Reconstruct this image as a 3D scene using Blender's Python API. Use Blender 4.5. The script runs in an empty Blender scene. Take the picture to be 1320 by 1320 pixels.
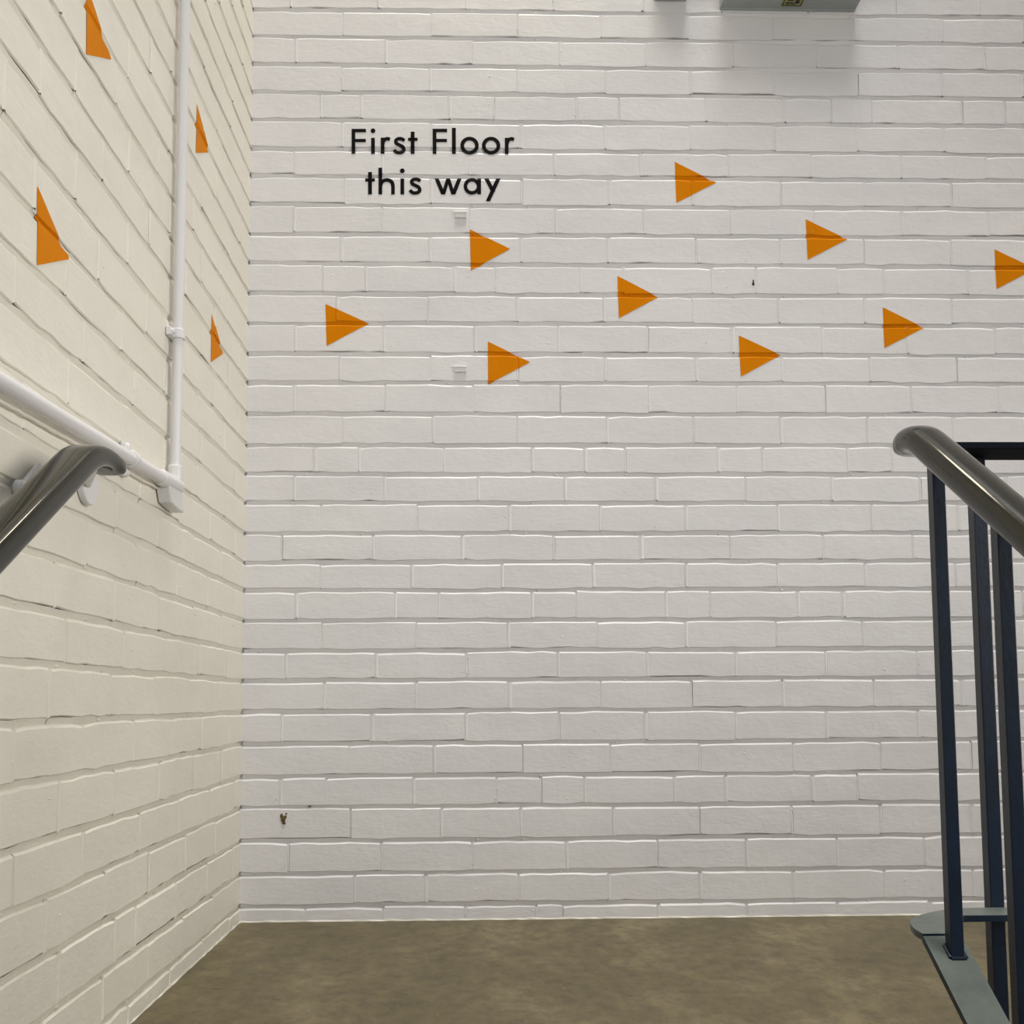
import bpy, bmesh, math, random
from mathutils import Vector, Matrix
from mathutils.bvhtree import BVHTree

S = bpy.context.scene
COL = S.collection
rnd = random.Random(7)

# ------------------------------------------------------------------ camera
F, CX, CY = 1321.2, 652.9, 794.8
PITCH, YAW, ROLL = 0.0810, 0.0254, -0.0054
CAM = Vector((0.0, -2.5439, 0.5336))
XL = -0.5847                      # face of the left wall
fw = Vector((math.sin(YAW) * math.cos(PITCH), math.cos(YAW) * math.cos(PITCH), math.sin(PITCH)))
rt = Vector((math.cos(YAW), -math.sin(YAW), 0))
up = rt.cross(fw)
r2 = rt * math.cos(ROLL) + up * math.sin(ROLL)
u2 = -rt * math.sin(ROLL) + up * math.cos(ROLL)
cd = bpy.data.cameras.new('camera')
cam = bpy.data.objects.new('camera', cd)
COL.objects.link(cam)
M = Matrix((r2, u2, -fw)).transposed().to_4x4()
M.translation = CAM
cam.matrix_world = M
cd.sensor_width = 36
cd.lens = F / 1320 * 36
cd.shift_x = (660 - CX) / 1320
cd.shift_y = (CY - 660) / 1320
cd.clip_start = 0.02
S.camera = cam

# ------------------------------------------------------------------ world, lights, exposure
S.view_settings.view_transform = 'Standard'
S.view_settings.look = 'None'
S.view_settings.gamma = 1
S.view_settings.use_curve_mapping = False
S.view_settings.exposure = 0.0
w = bpy.data.worlds.new('world')
S.world = w
w.use_nodes = True
w.node_tree.nodes['Background'].inputs[0].default_value = (0.80, 0.87, 1.0, 1)
w.node_tree.nodes['Background'].inputs[1].default_value = 0.16


def area(name, loc, target, sx, sy, power, col):
    l = bpy.data.lights.new(name, 'AREA')
    l.shape = 'RECTANGLE'; l.size = sx; l.size_y = sy
    l.energy = power; l.color = col
    o = bpy.data.objects.new(name, l)
    COL.objects.link(o)
    o.location = loc
    o.rotation_euler = (Vector(target) - Vector(loc)).to_track_quat('-Z', 'Y').to_euler()
    return o


area('added_overhead_light', (0.95, -3.0, 14.0), (0.1, -0.6, 0.0), 3.2, 3.2, 1150, (1.0, 0.975, 0.935))  # added overhead lamp, set very high so the walls fade less downwards
area('rear_fill_light', (0.2, -5.2, 1.9), (-0.1, 0.0, 0.3), 2.4, 1.4, 17, (0.95, 0.965, 1.0))  # added fill behind the camera to even out the back wall
area('side_fill_light', (2.9, -2.6, 1.3), (-0.585, -0.8, 0.9), 1.4, 1.6, 17, (1.0, 0.96, 0.88)).data.spread = math.radians(85)  # added fill aimed at the left wall, beam narrowed to spare the right
area('warm_tint_light', (2.5, -1.3, 2.5), (0.9, -0.1, 1.6), 0.6, 0.3, 3.0, (1.0, 0.72, 0.34))  # added faint lamp that warms the right part of the back wall
area('ceiling_tube_light', (0.12, -0.24, 3.12), (0.12, -0.2401, 0.0), 0.32, 0.22, 3.8, (1.0, 0.90, 0.66)).rotation_euler = (0, 0, 0)


# ------------------------------------------------------------------ helpers
def ray(px, py):
    return (fw + r2 * ((px - CX) / F) - u2 * ((py - CY) / F))


def on_y(px, py, y=0.0):
    d = ray(px, py); t = (y - CAM.y) / d.y
    return CAM + d * t


def on_x(px, py, x=XL):
    d = ray(px, py); t = (x - CAM.x) / d.x
    return CAM + d * t


def tag(o, label=None, cat=None, group=None, kind=None):
    for k, v in (('label', label), ('category', cat), ('group', group), ('kind', kind)):
        if v: o[k] = v
    return o


def empty(name, loc, label, cat, group=None):
    o = bpy.data.objects.new(name, None)
    COL.objects.link(o); o.location = loc
    o.empty_display_size = 0.05
    return tag(o, label, cat, group)


def wpos(o):
    p = Vector((0, 0, 0))
    while o is not None:
        p += o.location; o = o.parent
    return p


def link(name, verts, faces, mat, parent=None, origin=None, smooth=False, mats=None):
    """verts in world coordinates; origin = where the object's origin goes"""
    if origin is None:
        origin = wpos(parent) if parent else Vector((0, 0, 0))
    origin = Vector(origin)
    me = bpy.data.meshes.new(name)
    me.from_pydata([tuple(Vector(v) - origin) for v in verts], [], faces)
    me.materials.append(mat)
    me.update()
    if smooth:
        me.shade_smooth()
    o = bpy.data.objects.new(name, me)
    COL.objects.link(o)
    if parent:
        o.parent = parent
        o.location = origin - wpos(parent)
    else:
        o.location = origin
    return o


def bevel(o, wd=0.001, seg=2, ang=35):
    m = o.modifiers.new('bevel', 'BEVEL')
    m.width = wd; m.segments = seg; m.limit_method = 'ANGLE'; m.angle_limit = math.radians(ang)
    return o


def autosmooth(o, ang=40):
    me = o.data
    me.shade_smooth()
    bm = bmesh.new(); bm.from_mesh(me)
    for e in bm.edges:
        if len(e.link_faces) == 2 and e.calc_face_angle(0) > math.radians(ang):
            e.smooth = False
    bm.to_mesh(me); bm.free()
    return o


class MB:
    def __init__(s): s.v = []; s.f = []

    def add(s, v, f):
        n = len(s.v); s.v += [Vector(a) for a in v]; s.f += [tuple(i + n for i in q) for q in f]

    def box(s, x0, x1, y0, y1, z0, z1):
        v = [(x, y, z) for x in (x0, x1) for y in (y0, y1) for z in (z0, z1)]
        s.add(v, [(0, 1, 3, 2), (4, 6, 7, 5), (0, 4, 5, 1), (2, 3, 7, 6), (0, 2, 6, 4), (1, 5, 7, 3)])

    def sweep(s, path, prof, side=None, cap=True, round_end=0, vs=None):
        """prof: list of (a,b) in (side, up) frame"""
        path = [Vector(p) for p in path]
        n = len(prof); rings = []
        for i, p in enumerate(path):
            t = (path[min(i + 1, len(path) - 1)] - path[max(i - 1, 0)]).normalized()
            sd = Vector(side[i]) if isinstance(side, list) else (Vector(side) if side else t.orthogonal())
            sd = (sd - t * sd.dot(t)).normalized()
            u = sd.cross(t).normalized()
            if u.z < -0.01: u = -u
            rings.append((p, t, sd, u * (vs[i] if vs else 1), 1.0))
        if round_end:
            p, t, sd, u, _ = rings[-1]
            R = round_end
            for k in range(1, 6):
                a = k / 6 * math.pi / 2
                rings.append((p + t * R * math.sin(a), t, sd, u, max(0.12, math.cos(a))))
        base = len(s.v)
        for p, t, sd, u, sc in rings:
            s.v += [p + sd * a * sc + u * b * sc for a, b in prof]
        for i in range(len(rings) - 1):
            for j in range(n):
                a = base + i * n + j; b = base + i * n + (j + 1) % n
                s.f.append((a, b, b + n, a + n))
        if cap:
            s.f.append(tuple(base + j for j in reversed(range(n))))
            s.f.append(tuple(base + (len(rings) - 1) * n + j for j in range(n)))

    def tube(s, path, r, seg=16, **k):
        s.sweep(path, [(r * math.cos(i / seg * 2 * math.pi), r * math.sin(i / seg * 2 * math.pi)) for i in range(seg)], **k)

    def prism(s, pts, a0, a1, axis='x'):
        """pts 2D; extruded along axis"""
        n = len(pts)
        def P(p, a):
            if axis == 'x': return (a, p[0], p[1])
            if axis == 'y': return (p[0], a, p[1])
            return (p[0], p[1], a)
        s.add([P(p, a0) for p in pts] + [P(p, a1) for p in pts],
              [tuple(range(n)), tuple(range(2 * n - 1, n - 1, -1))] +
              [(i, i + n, (i + 1) % n + n, (i + 1) % n) for i in range(n)])

    def dome(s, c, nrm, r, h, seg=8, rings=3, squash=1.0):
        c = Vector(c); nrm = Vector(nrm).normalized()
        a = Vector((0, 0, 1)) if abs(nrm.z) < .9 else Vector((1, 0, 0))
        sx = a.cross(nrm).normalized(); sz = nrm.cross(sx)
        base = len(s.v)
        for k in range(rings):
            t = k / rings * math.pi / 2
            for j in range(seg):
                p = j / seg * 2 * math.pi
                s.v.append(c + (sx * math.cos(p) + sz * math.sin(p) * squash) * r * math.cos(t) + nrm * h * math.sin(t))
        s.v.append(c + nrm * h)
        top = len(s.v) - 1
        for k in range(rings - 1):
            for j in range(seg):
                q = base + k * seg
                s.f.append((q + j, q + (j + 1) % seg, q + seg + (j + 1) % seg, q + seg + j))
        q = base + (rings - 1) * seg
        for j in range(seg): s.f.append((q + j, q + (j + 1) % seg, top))

    def build(s, name, mat, parent=None, origin=None, smooth=False):
        o = link(name, s.v, s.f, mat, parent, origin)
        bm = bmesh.new(); bm.from_mesh(o.data)
        bmesh.ops.recalc_face_normals(bm, faces=bm.faces)
        bm.to_mesh(o.data); bm.free()
        if smooth: autosmooth(o, smooth if smooth is not True else 40)
        return o


# ------------------------------------------------------------------ materials
def nodes(name):
    m = bpy.data.materials.new(name); m.use_nodes = True
    nt = m.node_tree
    return m, nt, nt.nodes['Principled BSDF'], nt.nodes.new, nt.links.new


def noise(new, lk, vec, scale, detail=3, rough=.5, dist=0):
    n = new('ShaderNodeTexNoise'); n.inputs['Scale'].default_value = scale
    n.inputs['Detail'].default_value = detail; n.inputs['Roughness'].default_value = rough
    n.inputs['Distortion'].default_value = dist
    lk(vec, n.inputs['Vector'])
    return n.outputs['Fac']


def mapping(new, lk, vec, sc):
    mp = new('ShaderNodeMapping'); mp.inputs['Scale'].default_value = sc
    lk(vec, mp.inputs['Vector']); return mp.outputs[0]


def ramp(new, lk, fac, stops):
    r = new('ShaderNodeValToRGB'); e = r.color_ramp.elements
    e[0].position, e[0].color = stops[0][0], (*stops[0][1], 1)
    e[1].position, e[1].color = stops[-1][0], (*stops[-1][1], 1)
    for p, c in stops[1:-1]:
        q = e.new(p); q.color = (*c, 1)
    lk(fac, r.inputs[0]); return r.outputs[0]


def paint_wall(name, col, col2):
    m, nt, b, new, lk = nodes(name)
    g = new('ShaderNodeNewGeometry').outputs['Position']
    v1 = mapping(new, lk, g, (1, 1, 2.6))
    broad = noise(new, lk, v1, 3.0, 3)
    c = ramp(new, lk, broad, [(.35, col), (.65, col2)])
    # faint grime flecks
    fl = noise(new, lk, g, 55, 2, .6)
    fr = ramp(new, lk, fl, [(.74, (0, 0, 0)), (.80, (1, 1, 1))])
    mx = new('ShaderNodeMix'); mx.data_type = 'RGBA'
    mlt = new('ShaderNodeMath'); mlt.operation = 'MULTIPLY'; mlt.inputs[1].default_value = .22
    lk(fr, mlt.inputs[0]); lk(mlt.outputs[0], mx.inputs[0]); lk(c, mx.inputs[6])
    mx.inputs[7].default_value = (.40, .37, .33, 1)
    lk(mx.outputs[2], b.inputs['Base Color'])
    b.inputs['Roughness'].default_value = .42
    b.inputs['Specular IOR Level'].default_value = .45
    # roller/brush texture and small paint nibs
    v2 = mapping(new, lk, g, (1, 1, 3.2))
    n1 = noise(new, lk, v2, 45, 4, .6, .4)
    n2 = noise(new, lk, g, 16, 3, .55)
    vo = new('ShaderNodeTexVoronoi'); vo.inputs['Scale'].default_value = 38
    lk(g, vo.inputs['Vector'])
    nb = ramp(new, lk, vo.outputs['Distance'], [(.02, (1, 1, 1)), (.13, (0, 0, 0))])
    msk = noise(new, lk, g, 9, 2)
    ms = ramp(new, lk, msk, [(.60, (0, 0, 0)), (.66, (1, 1, 1))])
    mm = new('ShaderNodeMath'); mm.operation = 'MULTIPLY'; lk(nb, mm.inputs[0]); lk(ms, mm.inputs[1])
    b1 = new('ShaderNodeBump'); b1.inputs['Distance'].default_value = .0011; b1.inputs['Strength'].default_value = .55
    lk(n1, b1.inputs['Height'])
    b2 = new('ShaderNodeBump'); b2.inputs['Distance'].default_value = .004; b2.inputs['Strength'].default_value = .55
    lk(n2, b2.inputs['Height']); lk(b1.outputs[0], b2.inputs['Normal'])
    b3 = new('ShaderNodeBump'); b3.inputs['Distance'].default_value = .0012; b3.inputs['Strength'].default_value = .9
    lk(mm.outputs[0], b3.inputs['Height']); lk(b2.outputs[0], b3.inputs['Normal'])
    lk(b3.outputs[0], b.inputs['Normal'])
    return m


M_WALL = paint_wall('white_masonry_paint', (.745, .733, .745), (.79, .778, .785))
M_WALL_L = paint_wall('cream_white_masonry_paint', (.80, .77, .685), (.84, .81, .725))


def concrete():
    m, nt, b, new, lk = nodes('olive_concrete')
    g = new('ShaderNodeNewGeometry').outputs['Position']
    v = mapping(new, lk, g, (1, .75, 1))
    n1 = noise(new, lk, v, 4.0, 6, .66, .15)
    c1 = ramp(new, lk, n1, [(.30, (.090, .072, .030)), (.50, (.121, .097, .044)), (.70, (.198, .163, .086))])
    n2 = noise(new, lk, v, 30, 6, .72, .2)
    c2 = ramp(new, lk, n2, [(.35, (.62, .60, .58)), (.55, (1, 1, 1)), (.75, (1.25, 1.22, 1.1))])
    mx = new('ShaderNodeMix'); mx.data_type = 'RGBA'; mx.blend_type = 'MULTIPLY'; mx.inputs[0].default_value = .95
    lk(c1, mx.inputs[6]); lk(c2, mx.inputs[7])
    # dark scuffs and pale grit
    v3 = mapping(new, lk, g, (1, 2.4, 1))
    n3 = noise(new, lk, v3, 17, 2, .5)
    s3 = ramp(new, lk, n3, [(.69, (0, 0, 0)), (.73, (1, 1, 1))])
    mx2 = new('ShaderNodeMix'); mx2.data_type = 'RGBA'
    lk(s3, mx2.inputs[0]); lk(mx.outputs[2], mx2.inputs[6]); mx2.inputs[7].default_value = (.055, .042, .022, 1)
    vo = new('ShaderNodeTexVoronoi'); vo.inputs['Scale'].default_value = 34; lk(g, vo.inputs['Vector'])
    s4 = ramp(new, lk, vo.outputs['Distance'], [(.035, (1, 1, 1)), (.06, (0, 0, 0))])
    k4 = new('ShaderNodeMath'); k4.operation = 'MULTIPLY'; k4.inputs[1].default_value = .45
    lk(s4, k4.inputs[0])
    mx3 = new('ShaderNodeMix'); mx3.data_type = 'RGBA'
    lk(k4.outputs[0], mx3.inputs[0]); lk(mx2.outputs[2], mx3.inputs[6]); mx3.inputs[7].default_value = (.5, .46, .36, 1)
    lk(mx3.outputs[2], b.inputs['Base Color'])
    b.inputs['Roughness'].default_value = .5
    bp = new('ShaderNodeBump'); bp.inputs['Distance'].default_value = .0015; bp.inputs['Strength'].default_value = .5
    lk(n2, bp.inputs['Height']); lk(bp.outputs[0], b.inputs['Normal'])
    return m


M_FLOOR = concrete()


def simple(name, col, rough=.4, spec=.5, metal=0, bump=0, bscale=120, var=0, coat=0):
    m, nt, b, new, lk = nodes(name)
    b.inputs['Base Color'].default_value = (*col, 1)
    b.inputs['Roughness'].default_value = rough
    b.inputs['Specular IOR Level'].default_value = spec
    b.inputs['Metallic'].default_value = metal
    b.inputs['Coat Weight'].default_value = coat
    b.inputs['Coat Roughness'].default_value = .06
    g = new('ShaderNodeNewGeometry').outputs['Position']
    if var:
        n = noise(new, lk, g, 18, 5, .65)
        c = ramp(new, lk, n, [(.3, tuple(x * (1 - var) for x in col)), (.7, tuple(min(1, x * (1 + var)) for x in col))])
        lk(c, b.inputs['Base Color'])
    if bump:
        n = noise(new, lk, g, bscale, 3)
        bp = new('ShaderNodeBump'); bp.inputs['Distance'].default_value = bump; bp.inputs['Strength'].default_value = .5
        lk(n, bp.inputs['Height']); lk(bp.outputs[0], b.inputs['Normal'])
    return m


M_PIPE = simple('white_gloss_paint', (.76, .75, .76), .32, .5, bump=.0008, bscale=90)
M_CLAD = simple('bronze_plastic', (.013, .012, .006), .09, .38, bump=.0002, bscale=40, var=.2)
M_NAVY = simple('navy_gloss_paint', (.003, .010, .024), .33, .45, bump=.0005, bscale=160, var=.4)
M_SHEEN = simple('grey_green_painted_sheen', (.115, .138, .125), .42, .4, bump=.0005, bscale=120, var=.22)  # navy bars seen from above: pale wall reflection put into the colour
M_MATT = simple('matt_dark_paint', (.003, .005, .010), .75, .08, bump=.0004, bscale=160)
M_ORANGE = simple('orange_vinyl', (.70, .222, .0003), .55, .05, var=.05)
M_BLACK = simple('black_vinyl', (.003, .0025, .003), .6, .1)
M_GREY = simple('grey_enamel', (.36, .39, .39), .4, .5, var=.05)
M_OLIVE = simple('olive_label', (.34, .33, .14), .5, .4)
M_INK = simple('black_ink', (.02, .022, .012), .5, .3)
M_BROWN = simple('brown_debris', (.13, .085, .03), .8, .2, var=.4)
M_SPOT = simple('dark_speck', (.03, .028, .02), .7, .2)
M_CEIL = simple('white_ceiling_paint', (.78, .77, .74), .8, .2)

# ------------------------------------------------------------------ brick walls
H = [2.4003, 2.3238, 2.2492, 2.1728, 2.098, 2.0232, 1.9458, 1.8736, 1.7966, 1.7188, 1.6413, 1.5623, 1.4852, 1.4053,
     1.3313, 1.2501, 1.1702, 1.0959, 1.0229, .9455, .8732, .803, .7273, .6523, .5791, .5025, .424, .3445, .2698,
     .1894, .1106, .0347, -.004]
# joints seen in the back wall, pixel x at the middle of each course, top course first
BX = [[375, 488, 601, 714, 828, 930, 1041, 1154.6, 1262],
      [442.7, 556, 667, 775, 886, 996, 1102, 1214, 1318],
      [381.6, 498, 608.8, 722, 832, 944, 1053, 1157.7, 1268.5],
      [441.4, 554.7, 667, 780.4, 889.9, 998, 1105, 1215, 1318],
      [414, 466, 580, 636, 743, 797.6, 910.5, 1012, 1071.4, 1124, 1240, 1295.5],
      [441.4, 556, 672, 780.4, 890, 998, 1106, 1217, 1321],
      [379, 493, 605, 714.7, 825.5, 939, 1045.7, 1161.6, 1271],
      [444, 556, 672, 785.5, 893, 1007, 1115, 1226],
      [379.5, 492.4, 605, 717, 831, 942.7, 1049.6, 1163, 1273.7],
      [440, 554.7, 672, 784, 897.6, 1007, 1114, 1226],
      [415.6, 472, 585.6, 638, 748, 803.6, 918, 975, 1080, 1139.7, 1248],
      [435, 551, 667, 779, 892.4, 1004.5, 1115, 1227],
      [381, 495, 612.7, 720, 834.5, 945, 1060, 1170.6, 1282.7],
      [438.8, 554.7, 667, 780.4, 897.6, 1008, 1121.7, 1233.7],
      [379.5, 496.8, 610, 722, 837, 950.4, 1063.7, 1174.5, 1287.8],
      [441.4, 558.6, 667, 783, 893.7, 1007, 1119, 1230],
      [406.6, 463, 572.7, 687, 754.6, 806, 926, 984, 1093, 1150, 1262],
      [379.5, 495.5, 616.5, 729, 846, 960.7, 1072.7, 1186, 1296.8],
      [414, 538, 656.7, 774, 885, 1003, 1124, 1236],
      [362.8, 481.3, 596, 713.4, 826.8, 941.4, 1061, 1177, 1290],
      [413, 531.5, 647.5, 765, 884.7, 1003, 1116, 1232],
      [382, 509.6, 566, 686, 743, 859, 915.6, 1029, 1088, 1204],
      [415.6, 536.7, 655.5, 770, 884.7, 1000.5, 1112.5, 1225],
      [369, 485, 601, 719.9, 834.5, 949, 1065, 1183],
      [418, 536.7, 656.7, 775, 891, 1009.5, 1126.7, 1240],
      [363, 480, 601, 720, 833, 949, 1066, 1184.6],
      [450, 560, 673.5, 786.8, 901.5, 1023.6, 1135.7],
      [362, 420, 533, 640, 697, 754, 870, 935.6, 1048, 1105.5, 1220],
      [452, 569, 671.5, 791, 902, 1020.6, 1135.7, 1253.8],
      [371, 492, 609, 730.8, 848, 963, 1079.6, 1192],
      [457, 548.6, 669, 785, 903, 1023.5, 1141.5, 1255],
      [394, 494.5, 600, 692, 725.6, 849, 963, 1079.6, 1199]]
ROWY = [-1, 35, 71, 107, 142, 178, 213, 249, 287, 324, 362, 400, 439, 478, 516, 556, 594, 632, 670, 708, 744, 781,
        820, 859, 898, 939, 980, 1021, 1062, 1104, 1146, 1177]
# joints read in the left wall, metres from the corner
LJ = {11: [1.166, .729], 14: [1.32, 1.097, .878], 13: [.997], 12: [.884], 15: [.776], 5: [.424], 16: [.895, .444],
      17: [.833, 1.051, .409, .118], 18: [1.104, .89], 20: [.898, .685], 21: [1.017], 22: [1.125, .896],
      23: [1.084, .848], 24: [.907, .683, .468, .233], 25: [1.009, .788, .577, .367], 26: [.874, 1.09],
      27: [1.0, .747], 28: [.907, .693, 1.124, .469], 29: [.858, .758, 1.075], 30: [.478, .904, .69]}
JOINT = .0088
REC = .0074       # depth of the bed joints


def fill(js, lo, hi, start_off, minend=.05):
    """complete a list of joints to cover lo..hi with bricks about 225 mm long"""
    js = sorted(j for j in js if lo + minend < j < hi)
    if not js:
        js = [lo + start_off]
    out = [lo]
    for j in js:
        g = j - out[-1]
        n = max(1, round(g / .2275))
        first = out[-1]
        if n > 1 and out[-1] == lo and len(out) == 1:
            # regular backwards from the first seen joint, cut brick at the corner
            back = []
            p = j - .2265
            while p > lo + .06:
                back.append(p); p -= .2265
            out += back[::-1]
        else:
            for k in range(1, n): out.append(first + g * k / n)
        out.append(j)
    while out[-1] < hi:
        out.append(out[-1] + .2265)
    return out


ALLV, ALLF = {'b': [], 'l': []}, {'b': [], 'l': []}


def brick_geo(a0, a1, z0, z1, r, cut0=False, zfloor=False):
    """brick face in (a, depth, z): depth 0 = face, positive = into the wall"""
    L = a1 - a0
    n = max(2, min(6, int(L / .036)))
    off = r.uniform(-.0004, .0007)
    tl, tr_ = r.uniform(-.0004, .0004), r.uniform(-.0004, .0004)
    ch = .0030 * r.uniform(.8, 1.3)
    V, Fc = [], []
    def wob(s): return r.gauss(0, s)
    tw = wob(.0009); bw = wob(.0011)
    top, bot = [], []
    for i in range(n + 1):
        t = i / n
        zt = z1 + tw + wob(.0008) - (.0025 * r.random() if i in (0, n) else 0)
        zb = z0 + bw + wob(.0010) + (.0020 * r.random() if i in (0, n) else 0)
        a = a0 + L * t + (wob(.0015) if 0 < i < n else 0)
        top.append((a, zt)); bot.append((a, zb))
    ae = .0010
    for i, ((a, zt), (_, zb)) in enumerate(zip(top, bot)):
        t = i / n
        ai = a + (ae if i == 0 else (-ae if i == n else 0))
        d = off + tl * (1 - t) + tr_ * t
        V += [(a, REC + .001, zt - .0002), (a, .0031, zt), (ai, d, zt - ch * 1.25), (ai, d + wob(.0002), zb + ch * .55), (a, .0024, zb)]
    for i in range(n):
        p = i * 5; q = p + 5
        for k in range(4): Fc.append((p + k, p + k + 1, q + k + 1, q + k))
    Fc.append((0, 4, 3, 2, 1))
    e = n * 5
    Fc.append((e, e + 1, e + 2, e + 3, e + 4))
    return V, Fc


def to_back(v): return Vector((v[0], v[1], v[2]))
def to_left(v): return Vector((XL - v[1], -v[0], v[2]))   # a = distance from the corner along -y


def build_wall(key, wall, conv, mat, joints, lo, hi, vis, seed):
    r = random.Random(seed)
    st = MB(); mo = MB(); lump = MB()
    flip = (key == 'b')
    for k in range(len(H) - 1):
        z1 = H[k]; z0 = H[k + 1] + (JOINT if k < len(H) - 2 else 0)
        js = joints[k]
        for i in range(len(js) - 1):
            a0, a1 = js[i], js[i + 1]
            gap = r.choice([.0024, .0028, .0034, .0046, .0070])
            g0 = gap / 2 if i else 0
            A0, A1 = a0 + g0 - (0 if i else .008), a1 - gap / 2
            V, Fc = brick_geo(A0, A1, z0, z1, r)
            W = [conv(v) for v in V]
            if flip: Fc = [tuple(reversed(f)) for f in Fc]
            n = len(ALLV[key]); ALLV[key] += W; ALLF[key] += [tuple(q + n for q in f) for f in Fc]
            c = sum(W, Vector()) / len(W)
            if vis(k, a0, a1):
                link('brick', W, Fc, mat, wall, origin=c)
            else:
                st.add(W, Fc)
            # perpend mortar
            d = r.choice([.0003, .0005, .0008, .0008, .0012, .0026])
            rdg = r.random() < .6
            if rdg: gap += .003; d = -.0007
            q = [(a1 - gap / 2 - .002, d + .0006, z1 - .0006), (a1 + r.uniform(-.0008, .0008), d - r.uniform(0, .0012), z1 - .003),
                 (a1 + gap / 2 + .002, d + .0012, z1 - .0006),
                 (a1 - gap / 2 - .002, d + .0012, z0 + .0006), (a1 + r.uniform(-.0008, .0008), d - r.uniform(0, .0012), z0 + .003),
                 (a1 + gap / 2 + .002, d + .0012, z0 + .0006)]
            Fm = [(0, 1, 4, 3), (1, 2, 5, 4)]
            if flip: Fm = [tuple(reversed(f)) for f in Fm]
            mo.add([conv(v) for v in q], Fm)
            n = len(ALLV[key]); ALLV[key] += [conv(v) for v in q]; ALLF[key] += [tuple(s + n for s in f) for f in Fm]
            if rdg: gap -= .003; d = .0003
            # bed joint: struck mortar, wavy
            m = 6; bv = []
            za, zb = H[k + 1] - .003, H[k + 1] + JOINT + .004
            for t in range(m + 1):
                a = a0 + (a1 - a0) * t / m
                bv += [(a, REC * r.uniform(.93, 1.0), za), (a, r.uniform(.0017, .0027), zb - .0026 + r.gauss(0, .0008))]
            bf = [(2 * t, 2 * t + 1, 2 * t + 3, 2 * t + 2) for t in range(m)]
            if not flip: bf = [tuple(reversed(f)) for f in bf]
            if k < len(H) - 2:
                mo.add([conv(v) for v in bv], bf)
                n = len(ALLV[key]); ALLV[key] += [conv(v) for v in bv]; ALLF[key] += [tuple(s + n for s in f) for f in bf]
            # paint lumps at joints and on faces
            nrm = conv((0, -1, 0)) - conv((0, 0, 0))
            if vis(k, a0, a1):
                for _ in range(r.choice([0, 1, 1, 2, 3])):
                    zz = r.uniform(z0 + .004, z1 - .004)
                    rr = r.uniform(.0010, .0024)
                    lump.dome(conv((a1 + r.gauss(0, .003), d + .0006, zz)), nrm, rr, rr * .9, 6, 2, r.uniform(.6, 1.2))
                if r.random() < .45:
                    rr = r.uniform(.0010, .0026)
                    lump.dome(conv((r.uniform(a0 + .01, a1 - .01), .0006, r.uniform(z0 + .006, z1 - .006))), nrm, rr, rr * .7, 6, 2, r.uniform(.6, 1.1))
                if r.random() < .55:   # blobs that bridge the bed joint
                    rr = r.uniform(.003, .0055)
                    lump.dome(conv((r.uniform(a0, a1), REC * .7, H[k + 1] + r.uniform(.001, JOINT))), nrm, rr, REC * .45, 7, 2, .6)
    if st.v: tag(st.build('brick_courses', mat, wall), kind='stuff')
    tag(mo.build('mortar', mat, wall), kind='stuff')
    n = len(ALLV[key]); ALLV[key] += lump.v; ALLF[key] += [tuple(q + n for q in f) for f in lump.f]
    tag(lump.build('paint_lumps', mat, wall, smooth=60), kind='stuff')


# back wall
mb = MB(); mb.box(XL - .1, 3.0, REC, .12, -.25, 14.6)
wall_back = tag(mb.build('wall_back', M_WALL), 'white painted brick wall facing the stairs, with lettering and orange triangles', kind='structure')
jb = []
for k, xs in enumerate(BX):
    X = [on_y(x, ROWY[k]).x for x in xs]
    j = [XL] + X
    while j[-1] < 2.9: j.append(j[-1] + .2265)
    jb.append(j)
build_wall('b', wall_back, to_back, M_WALL, jb, XL, 2.9, lambda k, a, b: a < 1.33, 3)

# left wall
mb = MB(); mb.box(XL - .12, XL - REC, -4.2, .05, -1.9, 14.6)
wall_left = tag(mb.build('wall_left', M_WALL_L), 'cream white painted brick wall on the left of the stairs', kind='structure')
jl = []
for k in range(len(H) - 1):
    off = .215 if k % 2 == 0 else .105
    jl.append(fill(LJ.get(k, []), 0, 3.6, off))
build_wall('l', wall_left, to_left, M_WALL_L, jl, 0, 3.6, lambda k, a, b: a < 1.42 and not (k < 9 and a > .25 + .13 * k), 11)
# the same bond goes on down the stairs, out of view
r = random.Random(5); mb = MB(); z = -.004; k = 0
while z > -1.85:
    a = 1.35 + (.11 if k % 2 else 0)
    while a < 4.1:
        V, Fc = brick_geo(a + .003, a + .2235, z - .066, z, r)
        mb.add([to_left(v) for v in V], Fc); a += .2265
    z -= .0755; k += 1
tag(mb.build('brick_courses', M_WALL_L, wall_left), kind='stuff')

r = random.Random(6)
for wall, conv, mat, a0, a1, fl in ((wall_back, to_back, M_WALL, XL, 2.9, True), (wall_left, to_left, M_WALL_L, 0, 3.6, False)):
    mb = MB(); z = 2.4091; k = 0
    while z < 3.4:
        a = a0 + (-.11 if k % 2 else 0)
        while a < a1:
            V, Fc = brick_geo(max(a, a0) + .002, a + .2245, z, z + .0667, r)
            mb.add([conv(v) for v in V], [tuple(reversed(f)) for f in Fc] if fl else Fc); a += .2265
        z += .0755; k += 1
    tag(mb.build('brick_courses', mat, wall), kind='stuff')

BV = {k: BVHTree.FromPolygons(ALLV[k], ALLF[k]) for k in ALLV}


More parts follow.
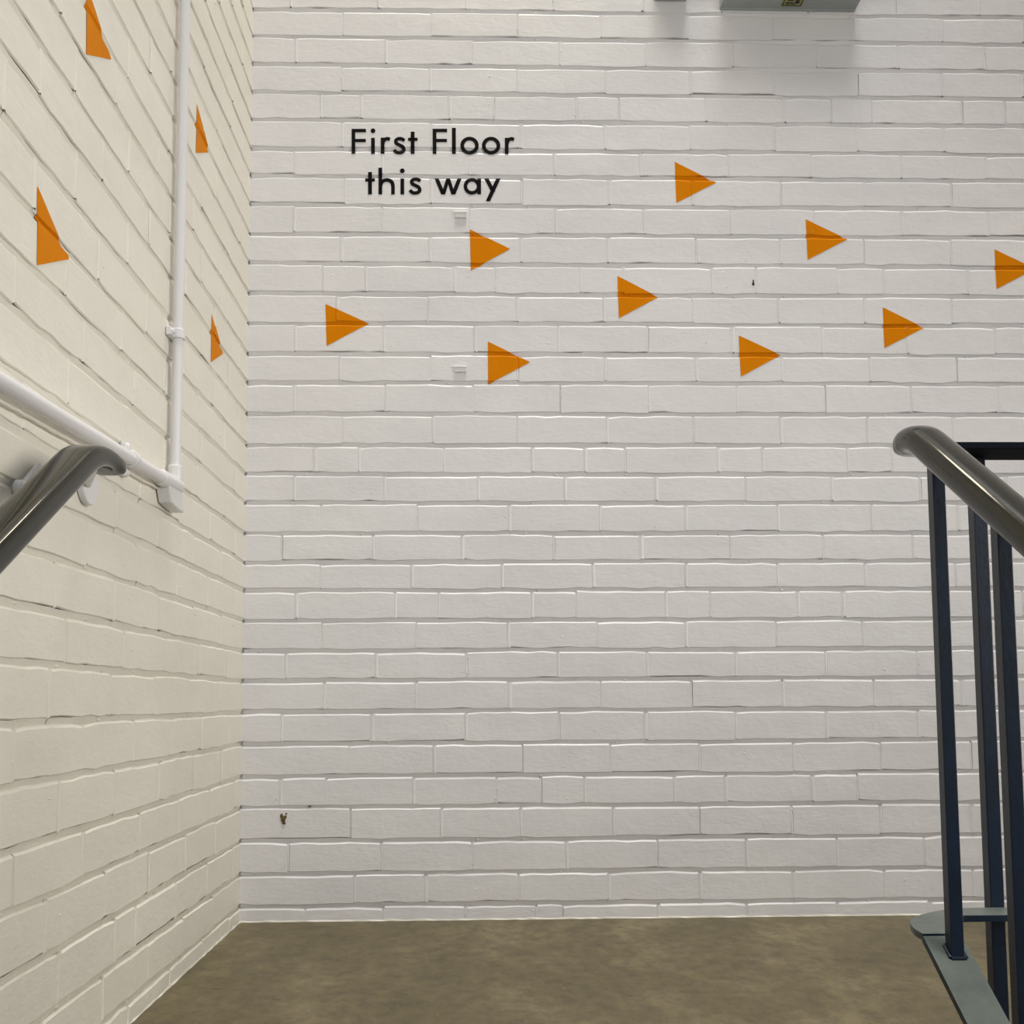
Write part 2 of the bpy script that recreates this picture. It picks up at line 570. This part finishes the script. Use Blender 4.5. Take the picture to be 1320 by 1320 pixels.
def drape(key, p, lift=.0008, deep=REC * .98):
    p = Vector(p)
    if key == 'b':
        o = Vector((p.x, -.05, p.z)); d = Vector((0, 1, 0))
    else:
        o = Vector((XL + .05, p.y, p.z)); d = Vector((-1, 0, 0)); deep = min(deep, .0038)
    dist = .05 + deep
    for dz in (-.0009, 0, .0009):
        hit = BV[key].ray_cast(o + Vector((0, 0, dz)), d)
        if hit[0] is not None: dist = min(dist, hit[3])
    dist -= lift
    return o + d * dist


# ------------------------------------------------------------------ floor, ceiling, stairs
NOSE = -1.36
mb = MB(); n = 60
mb.box(XL - .05, 3.0, NOSE, .02, -.2, 0)
floor = tag(mb.build('floor', M_FLOOR), 'olive brown worn concrete landing floor', kind='structure')
st = MB()
for i in range(8):
    zt = -.165 * (i + 1); y1 = NOSE - .25 * i
    st.box(XL - .05, .585, y1 - .25, y1 + .02, zt - .25, zt)
st.box(XL - .05, 1.6, -4.2, NOSE - 2.0, -1.75, -.165 * 9)
tag(st.build('floor_stairs', M_FLOOR), 'concrete steps going down towards the viewer', kind='structure')
mb = MB(); mb.box(XL - .12, 3.0, -4.2, .12, 14.6, 14.7)
tag(mb.build('ceiling', M_CEIL), 'plain white ceiling above the landing', kind='structure')
# thin irregular paint skirt where walls meet the floor
mb = MB(); rr = random.Random(9)
for a, b, key in ((XL, 2.9, 'b'), (0, 1.36, 'l')):
    n = int((b - a) / .02); conv = to_back if key == 'b' else to_left
    P = []
    for i in range(n + 1):
        t = a + (b - a) * i / n
        P += [conv((t, -.0006, .0030 + rr.uniform(0, .0035))), conv((t, -.001 - rr.uniform(0, .002), .0006))]
    fs = [(2 * i, 2 * i + 2, 2 * i + 3, 2 * i + 1) for i in range(n)]
    mb.add(P, fs)
tag(mb.build('paint_skirt', M_WALL_L, wall_back), kind='stuff')

# ------------------------------------------------------------------ orange triangles
def triangle(key, top, bot, tip, name_label, plane):
    A, B, T = [plane(*q) for q in (top, bot, tip)]
    nu, nv = 50, 110
    V = []; Fc = []
    for i in range(nu + 1):
        u = i / nu
        u_ = min(u, .995)
        for j in range(nv + 1):
            v = j / nv
            e = A.lerp(B, v)
            V.append(drape(key, e.lerp(T, u_)))
    w_ = nv + 1
    for i in range(nu):
        for j in range(nv):
            q = i * w_ + j
            Fc.append((q, q + 1, q + w_ + 1, q + w_))
    c = (A + B + T) / 3
    o = link('arrow_triangle', V, Fc, M_ORANGE, origin=c)
    return tag(o, name_label, 'arrow', 'orange triangles on the back wall' if key == 'b' else 'orange triangles on the left wall')


for t, b, tp, lab in [
    ((869.8, 208.7), (871.8, 261.7), (923.2, 235.5), 'highest orange triangle on the back wall, up and right of the lettering'),
    ((605.7, 295.7), (606.9, 348.9), (657.6, 320.9), 'orange triangle directly under the word way of the black lettering'),
    ((1038.5, 282.8), (1041, 334.9), (1092.4, 308.5), 'orange triangle on back wall, second highest, right of the topmost one'),
    ((795.9, 355.8), (797.7, 410.4), (848.6, 383), 'orange triangle at mid height near the middle of the back wall'),
    ((1281.9, 321.5), (1284.5, 372.7), (1334, 346.5), 'orange triangle cut off by the right edge of the photo'),
    ((419.5, 391.8), (421, 446), (475.4, 417), 'orange triangle on back wall nearest the left corner'),
    ((1137.7, 396.2), (1140.2, 448.5), (1191.4, 422.6), 'orange triangle above the rounded end of the right handrail'),
    ((628.9, 440.3), (629.2, 495.6), (683.3, 467), 'lowest orange triangle on the back wall, below the lettering'),
    ((952.2, 432.5), (954.8, 485.8), (1006.5, 457.7), 'low orange triangle between the lowest one and the right handrail')]:
    triangle('b', t, b, tp, lab, lambda x, y: on_y(x, y, 0))
for t, b, tp, lab in [
    ((111.5, -22), (110.3, 70), (143, 76.8), 'orange triangle on the left wall cut off by the top of the photo'),
    ((253.7, 133.4), (252.4, 197), (270, 196.5), 'upper narrow orange triangle between the vertical conduit and the corner'),
    ((48.4, 239.6), (47, 342), (88.4, 334), 'largest orange triangle, on the left wall above the horizontal conduit'),
    ((272.8, 405), (271.8, 467), (287.7, 456), 'lower narrow orange triangle between the vertical conduit and the corner')]:
    triangle('l', t, b, tp, lab, lambda x, y: on_x(x, y, XL))

# ------------------------------------------------------------------ lettering
LET = empty('wall_lettering', on_y(557, 210, 0), 'black two-line lettering reading First Floor this way on the white brick wall', 'lettering')


def lp(x, y): return on_y(430 + x / 5.077, 140 + y / 5.077, 0)


class Letter:
    def __init__(s): s.v = []; s.f = []

    def quadgrid(s, a, b, c, d, step=4):
        """a-b top edge, d-c bottom edge (crop px)"""
        a, b, c, d = [Vector(q) for q in (a, b, c, d)]
        nu = max(2, int((b - a).length / 7) + 1); nv = max(2, int((d - a).length / step) + 1)
        n = len(s.v)
        for i in range(nv + 1):
            L, R = a.lerp(d, i / nv), b.lerp(c, i / nv)
            for j in range(nu + 1):
                q = L.lerp(R, j / nu); s.v.append(drape('b', lp(q.x, q.y), .0010, .0010))
        for i in range(nv):
            for j in range(nu):
                q = n + i * (nu + 1) + j
                s.f.append((q, q + nu + 1, q + nu + 2, q + 1))

    def rect(s, x0, x1, y0, y1): s.quadgrid((x0, y0), (x1, y0), (x1, y1), (x0, y1))

    def slant(s, x0, y0, x1, y1, w):
        s.quadgrid((x0 - w / 2, y0), (x0 + w / 2, y0), (x1 + w / 2, y1), (x1 - w / 2, y1))

    def path(s, pts, w, closed=False, sm=True):
        P = [Vector(p) for p in pts]
        if sm and not closed:            # Catmull-Rom
            Q = []
            for i in range(len(P) - 1):
                p0, p1, p2, p3 = P[max(i - 1, 0)], P[i], P[i + 1], P[min(i + 2, len(P) - 1)]
                for k in range(5):
                    t = k / 5
                    Q.append(.5 * ((2 * p1) + (p2 - p0) * t + (2 * p0 - 5 * p1 + 4 * p2 - p3) * t * t + (3 * p1 - p0 - 3 * p2 + p3) * t ** 3))
            Q.append(P[-1]); P = Q
        n = len(s.v); N = len(P); m = 4
        for i, p in enumerate(P):
            if closed: t = P[(i + 1) % N] - P[i - 1]
            else: t = P[min(i + 1, N - 1)] - P[max(i - 1, 0)]
            t.normalize(); nn = Vector((-t.y, t.x))
            for j in range(m + 1):
                q = p + nn * w * (j / m - .5)
                s.v.append(drape('b', lp(q.x, q.y), .0011, .0010))
        for i in range(N if closed else N - 1):
            for j in range(m):
                a = n + i * (m + 1) + j; b = n + ((i + 1) % N) * (m + 1) + j
                s.f.append((a, b, b + 1, a + 1))

    def ring(s, cx, cy, rx, ry, w):
        s.path([(cx + rx * math.cos(k / 56 * 2 * math.pi), cy + ry * math.sin(k / 56 * 2 * math.pi)) for k in range(56)], w, True)

    def dot(s, cx, cy, r):
        n = len(s.v); s.v.append(drape('b', lp(cx, cy), .0010, .0010)); m = 24
        for q in (.5, 1):
            for k in range(m):
                a = k / m * 2 * math.pi; s.v.append(drape('b', lp(cx + r * q * math.cos(a), cy + r * q * math.sin(a)), .0010, .0010))
        for k in range(m):
            a, b = n + 1 + k, n + 1 + (k + 1) % m
            s.f.append((n, a, b)); s.f.append((a, a + m, b + m, b))

    def build(s):
        c = sum(s.v, Vector()) / len(s.v)
        return link('letter', s.v, s.f, M_BLACK, LET, origin=c)


def L_F(x):
    l = Letter(); l.rect(x, x + 24, 133, 297); l.rect(x + 24, x + 94, 133, 155); l.rect(x + 24, x + 93, 199, 220); l.build()
def L_i(x, y0, y1, dy):
    l = Letter(); l.rect(x, x + 24, y0, y1); l.dot(x + 12, dy, 15.5); l.build()
def L_r(x):
    l = Letter(); l.rect(x, x + 24, 191, 297)
    l.path([(x + 13, 236), (x + 17, 216), (x + 30, 202), (x + 44, 198), (x + 60, 203)], 23); l.build()
def L_s(dx, dy):
    l = Letter()
    l.path([(464 + dx, 211 + dy), (449 + dx, 201 + dy), (431 + dx, 198 + dy), (413 + dx, 204 + dy), (407 + dx, 217 + dy), (414 + dx, 230 + dy),
            (432 + dx, 240 + dy), (451 + dx, 250 + dy), (460 + dx, 266 + dy), (453 + dx, 282 + dy), (432 + dx, 289 + dy), (411 + dx, 285 + dy), (395 + dx, 270 + dy)], 23)
    l.build()
def L_t(x, y0, y1, cx0, cx1, cy):
    l = Letter(); l.rect(x, x + 25, y0, y1); l.rect(cx0, cx1, cy, cy + 21); l.build()


L_F(118); L_i(246, 192, 297, 146); L_r(309); L_s(0, 0); L_t(505, 152, 297, 488, 550, 192)
L_F(649)
l = Letter(); l.rect(775, 800, 127, 297); l.build()
for cx in (890, 1031):
    l = Letter(); l.ring(cx, 243, 48, 46, 24); l.build()
L_r(1121)
L_t(226, 416, 562, 207, 270, 457)
l = Letter(); l.rect(294, 318, 388, 562)
l.path([(306, 512), (311, 489), (325, 473), (346, 467), (369, 472), (384, 486), (389, 510)], 24); l.rect(377, 401, 508, 562); l.build()
L_i(438, 458, 562, 408); L_s(104, 264)
l = Letter(); l.slant(674, 457, 718, 562, 27); l.slant(750, 457, 718, 562, 24); l.slant(750, 457, 783, 562, 24); l.slant(825, 457, 783, 562, 27); l.build()
l = Letter(); l.ring(906, 509, 43, 43, 23); l.rect(941, 965, 457, 562); l.build()
l = Letter(); l.slant(1000, 457, 1045, 545, 28); l.slant(1079, 457, 1010, 607, 28); l.build()

# ------------------------------------------------------------------ small marks on the back wall
for (x, y, w_, h_), lab in (((594, 277.5, .015, .0085), 'small white painted clip on the wall just below the word way'),
                            ((593.5, 476.5, .015, .0080), 'small white painted clip on the wall left of the lowest triangle')):
    c = on_y(x, y, 0); mb = MB()
    mb.box(c.x - w_, c.x + w_, -.006, .001, c.z - h_, c.z + h_ * .75)
    mb.box(c.x - w_ - .001, c.x + w_ + .001, -.008, -.004, c.z + h_ * .35, c.z + h_)
    o = mb.build('cable_clip', M_WALL, origin=(c.x, 0, c.z)); bevel(o, .0015, 2)
    tag(o, lab, 'clip', 'painted clips on the back wall')
mb = MB()
a = on_y(971, 361, 0); b_ = on_y(971, 366, 0)
mb.dome((a.x, 0, a.z - .003), (0, -1, 0), .0018, .003, 8, 3, 2.2); mb.dome((b_.x, 0, b_.z), (0, -1, 0), .0032, .003, 8, 3, 1.5)
tag(mb.build('wall_plug', M_SPOT, origin=(a.x, 0, a.z), smooth=True), 'tiny black plug hole mark on the wall right of the mid height triangle', 'mark')
mb = MB(); rr = random.Random(2)
for x, y, s in ((363, 1052, .004), (365, 1056, .0055), (366, 1061, .0045), (369, 1049, .0025), (368, 1053, .003)):
    c = on_y(x, y, 0); mb.dome((c.x, 0, c.z), (0, -1, 0), s, s * .9, 7, 3, rr.uniform(.8, 1.6))
c0 = on_y(366, 1056, 0)
db = mb.build('debris_speck', M_BROWN, origin=(c0.x, 0, c0.z), smooth=True)
tag(db, 'small brown dried speck stuck low on the back wall near the corner', 'debris')
for x, y, w_, lab in ((399, 1039.5, .005, 'thin dark paint chip in the brick joint up right of the brown speck'),
                      (356, 1031, .0022, 'tiny dark paint chip straight above the brown speck near the corner')):
    c = on_y(x, y, 0); mb = MB(); mb.dome((c.x, .0008, c.z), (0, -1, 0), w_, .0018, 8, 3, .4)
    tag(mb.build('paint_chip', M_BROWN, origin=(c.x, 0, c.z)), lab, 'mark')

# ------------------------------------------------------------------ light fitting and box at the top
LF = empty('light_fitting', (.812, 0, 2.338), 'grey metal wall light fitting seen from below at the top of the back wall', 'light')
mb = MB()
mb.prism([(-.001, 2.338), (-.006, 2.338), (-.006, 2.3405), (-.068, 2.3405), (-.074, 2.347), (-.074, 2.47), (-.001, 2.47)], .634, .993, 'x')
bevel(mb.build('housing', M_GREY, LF), .002, 2)
mb = MB(); mb.box(.790, .846, -.052, -.018, 2.3392, 2.3406)
lb = mb.build('label_plate', M_OLIVE, LF); tag(lb, 'olive yellow label with black printed frame')
mb = MB(); z0, z1 = 2.3386, 2.3396
for b in ((.793, .843, -.0215, -.0195), (.793, .843, -.0505, -.0485), (.793, .7955, -.0505, -.0195), (.8405, .843, -.0505, -.0195),
          (.800, .812, -.027, -.0245), (.815, .826, -.027, -.0245), (.800, .822, -.034, -.030), (.824, .835, -.042, -.029), (.802, .818, -.044, -.040)):
    mb.box(b[0], b[1], b[2], b[3], z0, z1)
mb.build('printed_marks', M_INK, lb)
JB = MB(); JB.prism([(.461, 2.3615), (.547, 2.3615), (.547, 2.44), (.461, 2.44)], -.04, -.0005, 'y')
o = JB.build('junction_box', M_GREY, origin=(.504, 0, 2.36)); bevel(o, .003, 3)
tag(o, 'small grey box left of the light fitting, cut by the top edge', 'box')

# ------------------------------------------------------------------ conduit on the left wall
PX = XL + .017
CN = empty('electrical_conduit', (XL, -.648, .93), 'white painted electrical conduit running down and along the left wall', 'conduit')
mb = MB(); mb.tube([(PX, -.648, .95), (PX, -.648, 3.3)], .0098, 18)
mb.build('vertical_conduit', M_PIPE, CN, smooth=True)
HY0, HZ0, HY1, HZ1 = -.66, .934, -2.4, .878
mb = MB(); mb.tube([(PX, HY0, HZ0), (PX, HY1, HZ1)], .0112, 18)
mb.build('horizontal_conduit', M_PIPE, CN, smooth=True)
mb = MB()
mb.tube([(PX, -.735, .9315), (PX, -.632, .935)], .0145, 18)
mb.tube([(PX, -.648, .93), (PX, -.648, .972)], .0135, 18)
prof = [(-.712, .938), (-.612, .946), (-.622, .935), (-.628, .920), (-.626, .905), (-.616, .888), (-.650, .889), (-.694, .893), (-.706, .912)]
mb.prism(prof, XL + .0015, XL + .026, 'x')
bevel(mb.build('inspection_elbow', M_PIPE, CN), .003, 3)


def saddle(y, z, vertical, parent):
    mb = MB()
    if vertical:
        mb.tube([(PX, y, z - .009), (PX, y, z + .009)], .0135, 18)
        for s in (-1, 1):
            mb.box(XL + .0015, XL + .012, y + s * .012 - .014, y + s * .012 + .014, z - .008, z + .008)
            mb.dome((XL + .011, y + s * .020, z), (1, 0, 0), .0065, .006, 12, 3)
    else:
        mb.tube([(PX, y - .009, z), (PX, y + .009, z)], .0145, 18)
        for s in (-1, 1):
            mb.box(XL + .0015, XL + .010, y - .008, y + .008, z + s * .014 - .014, z + s * .014 + .014)
            mb.dome((XL + .009, y, z + s * .022), (1, 0, 0), .0065, .006, 12, 3)
    bevel(mb.build('saddle', M_PIPE, parent, smooth=45), .0012, 2)


saddle(-.648, 1.222, True, CN); saddle(-.648, 2.55, True, CN)
saddle(-.885, HZ0 + (HZ1 - HZ0) * (.885 - .66) / 1.74, False, CN); saddle(-1.75, HZ0 + (HZ1 - HZ0) * (1.75 - .66) / 1.74, False, CN)
# lumpy sealant bead below the horizontal run
mb = MB(); rr = random.Random(4); P = []
for i in range(90):
    y = -.70 - i * .012
    P.append((XL + .0045, y, HZ0 + (HZ1 - HZ0) * (-y - .66) / 1.74 - .0155 - rr.uniform(0, .002)))
mb.tube(P, .0028, 7, side=(1, 0, 0))
mb.build('sealant_bead', M_WALL_L, CN, smooth=60)

# ------------------------------------------------------------------ handrails
def hprof(wd, ht, ex=.80, ey=.85):
    pts = []
    for i in range(28):
        a = i / 28 * 2 * math.pi
        c, s = math.cos(a), math.sin(a)
        x = math.copysign(abs(c) ** ex, c) * wd / 2
        y = (abs(s) ** ey) * ht * .58 if s > 0 else -(abs(s) ** .70) * ht * .42
        pts.append((x, y))
    return pts


def fillet(pts, rad, n=8):
    P = [Vector(p) for p in pts]; out = [P[0]]
    for i in range(1, len(P) - 1):
        a, b, c = P[i - 1], P[i], P[i + 1]
        u = (a - b).normalized(); v = (c - b).normalized()
        r_ = rad[i - 1] if isinstance(rad, list) else rad
        s_, e_ = b + u * r_, b + v * r_
        for k in range(n + 1):
            t = k / n; out.append(s_ * (1 - t) ** 2 + b * 2 * t * (1 - t) + e_ * t * t)
    out.append(P[-1]); return out


SL = .660          # stair slope
# left
XR = XL + .080
LH = empty('wall_handrail', (XR, -1.2, .85), 'dark bronze handrail on the left wall sloping down beside the conduit', 'handrail')
yb, zb = -1.228, .857
path = [(XR, -2.9, zb - SL * (2.9 + yb)), (XR, yb, zb), (XR, -1.160, zb - .006)]
cp = fillet(path, [.055])
vs = [1 if p[1] < yb - .03 else max(.68, 1 - (p[1] - yb + .03) * 4.0) for p in cp]
mb = MB(); mb.sweep(cp, hprof(.047, .034, .55, .5), side=(1, 0, 0), round_end=.022, vs=vs)
mb.build('handrail_cap', M_CLAD, LH, smooth=55)
mb = MB(); mb.sweep([Vector(p) + Vector((0, 0, -.0145)) for p in fillet(path[:2] + [(XR, -1.180, zb + .0015)], [.04])], [(-.013, -.003), (.013, -.003), (.013, .005), (-.013, .005)], side=(1, 0, 0))
mb.build('core_rail', M_NAVY, LH)
for y, z, rz in ((-1.257, .802, .011), (-1.036, .853, .030), (-2.4, .03, .030)):
    br = MB()
    zr = zb + (SL * (y - yb) if y < yb else 0) - .028
    yt = y if y < -1.15 else -1.215
    if y > -1.15: zr = zb - .019
    br.tube(fillet([(XL + .004, y, z), (XL + .045, (y + yt) / 2, z - .002), (XR, yt, zr)], [.02]), .0062, 12)
    b = br.build('bracket', M_PIPE, LH, smooth=True)
    tag(b, 'white painted bracket')
    rs = MB(); rs.tube([(XL + .0005, y, z), (XL + .011, y, z)], rz, 28)
    bevel(rs.build('wall_rose', M_PIPE, b), .0025, 3)
st_ = MB(); st_.sweep([(XL + .006, -1.264, .795), (XL + .006, -1.203, .843)], [(-.003, -.005), (.003, -.005), (.003, .005), (-.003, .005)], side=(1, 0, 0))
bevel(st_.build('wall_strap', M_PIPE, LH), .001, 2)
# right balustrade
XB = .560
BL = empty('stair_balustrade', (XB, -1.31, .2), 'navy metal balustrade with bronze handrail at the right of the stairs', 'balustrade')
yb2, zb2 = -1.276, .8625
path = [(XB, -2.9, zb2 - SL * (2.9 + yb2)), (XB, yb2, zb2), (XB + .004, -1.230, zb2 + .001), (XB + .045, -1.210, zb2 + .004)]
cp = fillet(path, [.030, .020])
sides = []
for i, p in enumerate(cp):
    t = (cp[min(i + 1, len(cp) - 1)] - cp[max(i - 1, 0)]); t.z = 0; t.normalize()
    sides.append((t.y, -t.x, 0))
mb = MB(); mb.sweep(cp, hprof(.047, .035), side=sides, round_end=.010, vs=[1 if i < len(cp) - 10 else 1 - .022 * (i - len(cp) + 10) for i in range(len(cp))])
mb.build('handrail_cap', M_CLAD, BL, smooth=55)
mb = MB(); mb.sweep([Vector((XB, -2.9, zb2 - SL * (2.9 + yb2) - .016)), Vector((XB, yb2 - .045, zb2 - .0155 - .045 * SL))], [(-.012, -.003), (.012, -.003), (.012, .005), (-.012, .005)], side=(1, 0, 0))
mb.build('core_rail', M_NAVY, BL)
mb = MB(); mb.box(.640, 2.3, -1.190, -1.122, .8705, .8800)
o = mb.build('top_rail', M_MATT, BL); bevel(o, .0012, 2)
tag(o, 'flat black level rail of the landing turn')
# sloped bottom rail and its level landing plate with rounded end
yf, zf = -1.288, .2480
z_end = zf + SL * (-2.9 - yf)
mb = MB()
mb.sweep([(XB - .0025, -2.9, z_end - .005), (XB - .0025, yf, zf - .0052)], [(-.0240, -.0045), (.0240, -.0045), (.0240, .0045), (-.0240, .0045)], side=(1, 0, 0))
bevel(mb.build('bottom_rail', M_NAVY, BL), .001, 2)
pts = []
ctl = [Vector(q) for q in ((.5345, yf), (.5365, -1.256), (.549, -1.216), (.570, -1.187), (.600, -1.163), (.640, -1.1435), (.690, -1.1385))]
for i in range(len(ctl) - 1):
    p0, p1, p2, p3 = ctl[max(i - 1, 0)], ctl[i], ctl[i + 1], ctl[min(i + 2, len(ctl) - 1)]
    for k in range(4):
        t = k / 4
        q = .5 * ((2 * p1) + (p2 - p0) * t + (2 * p0 - 5 * p1 + 4 * p2 - p3) * t * t + (3 * p1 - p0 - 3 * p2 + p3) * t ** 3)
        pts.append((q.x, q.y))
pts += [(.690, -1.1385), (2.3, -1.1385), (2.3, -1.187), (.632, -1.187), (.581, yf)]
mb = MB(); mb.prism(pts, .2395, .2485, 'z')
bevel(mb.build('landing_plate', M_NAVY, BL), .001, 2)


def baluster(y, parent):
    zt = zb2 + SL * (y - yb2) - .020 if y < yb2 else zb2 - .02
    zf_ = zf + SL * (y - yf) - .004
    mb = MB(); h = .0080
    mb.box(XB - h + .002, XB + h + .002, y - h, y + h, zf_ - .002, zt)
    b = mb.build('baluster', M_NAVY, parent); bevel(b, .0012, 2)
    ww = MB()     # weld bead at the foot
    zz = lambda yy: zf + SL * (yy - yf) + .0002
    c = [(XB + .002 + sx * (h + .001), y + sy * (h + .001), zz(y + sy * h)) for sx, sy in ((-1, -1), (1, -1), (1, 1), (-1, 1))]
    for i in range(4):
        ww.tube([c[i], c[(i + 1) % 4]], .0026, 8)
    ww.build('weld', M_NAVY, b, smooth=60)


y = -1.312
while y > -2.75:
    baluster(y, BL); y -= .150
for ob in BL.children:      # wall reflection painted grey-green on upper faces of the two flat bars
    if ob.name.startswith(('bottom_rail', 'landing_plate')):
        ob.data.materials.append(M_SHEEN)
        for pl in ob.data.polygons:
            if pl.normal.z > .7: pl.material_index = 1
# taller post behind the plate, standing on the landing
px0 = .6935
mb = MB(); mb.box(px0, px0 + .0195, -1.1375, -1.1185, .006, .872)
bevel(mb.build('post', M_NAVY, BL), .0015, 2)
mb = MB(); mb.box(px0 - .02, px0 + .04, -1.163, -1.103, 0, .006)
bevel(mb.build('foot_plate', M_NAVY, BL), .001, 2)
for k in range(1, 11):
    x = px0 + .15 * k
    mb = MB(); mb.box(x, x + .016, -1.175, -1.159, .248, .872)
    bevel(mb.build('baluster', M_NAVY, BL), .0012, 2)
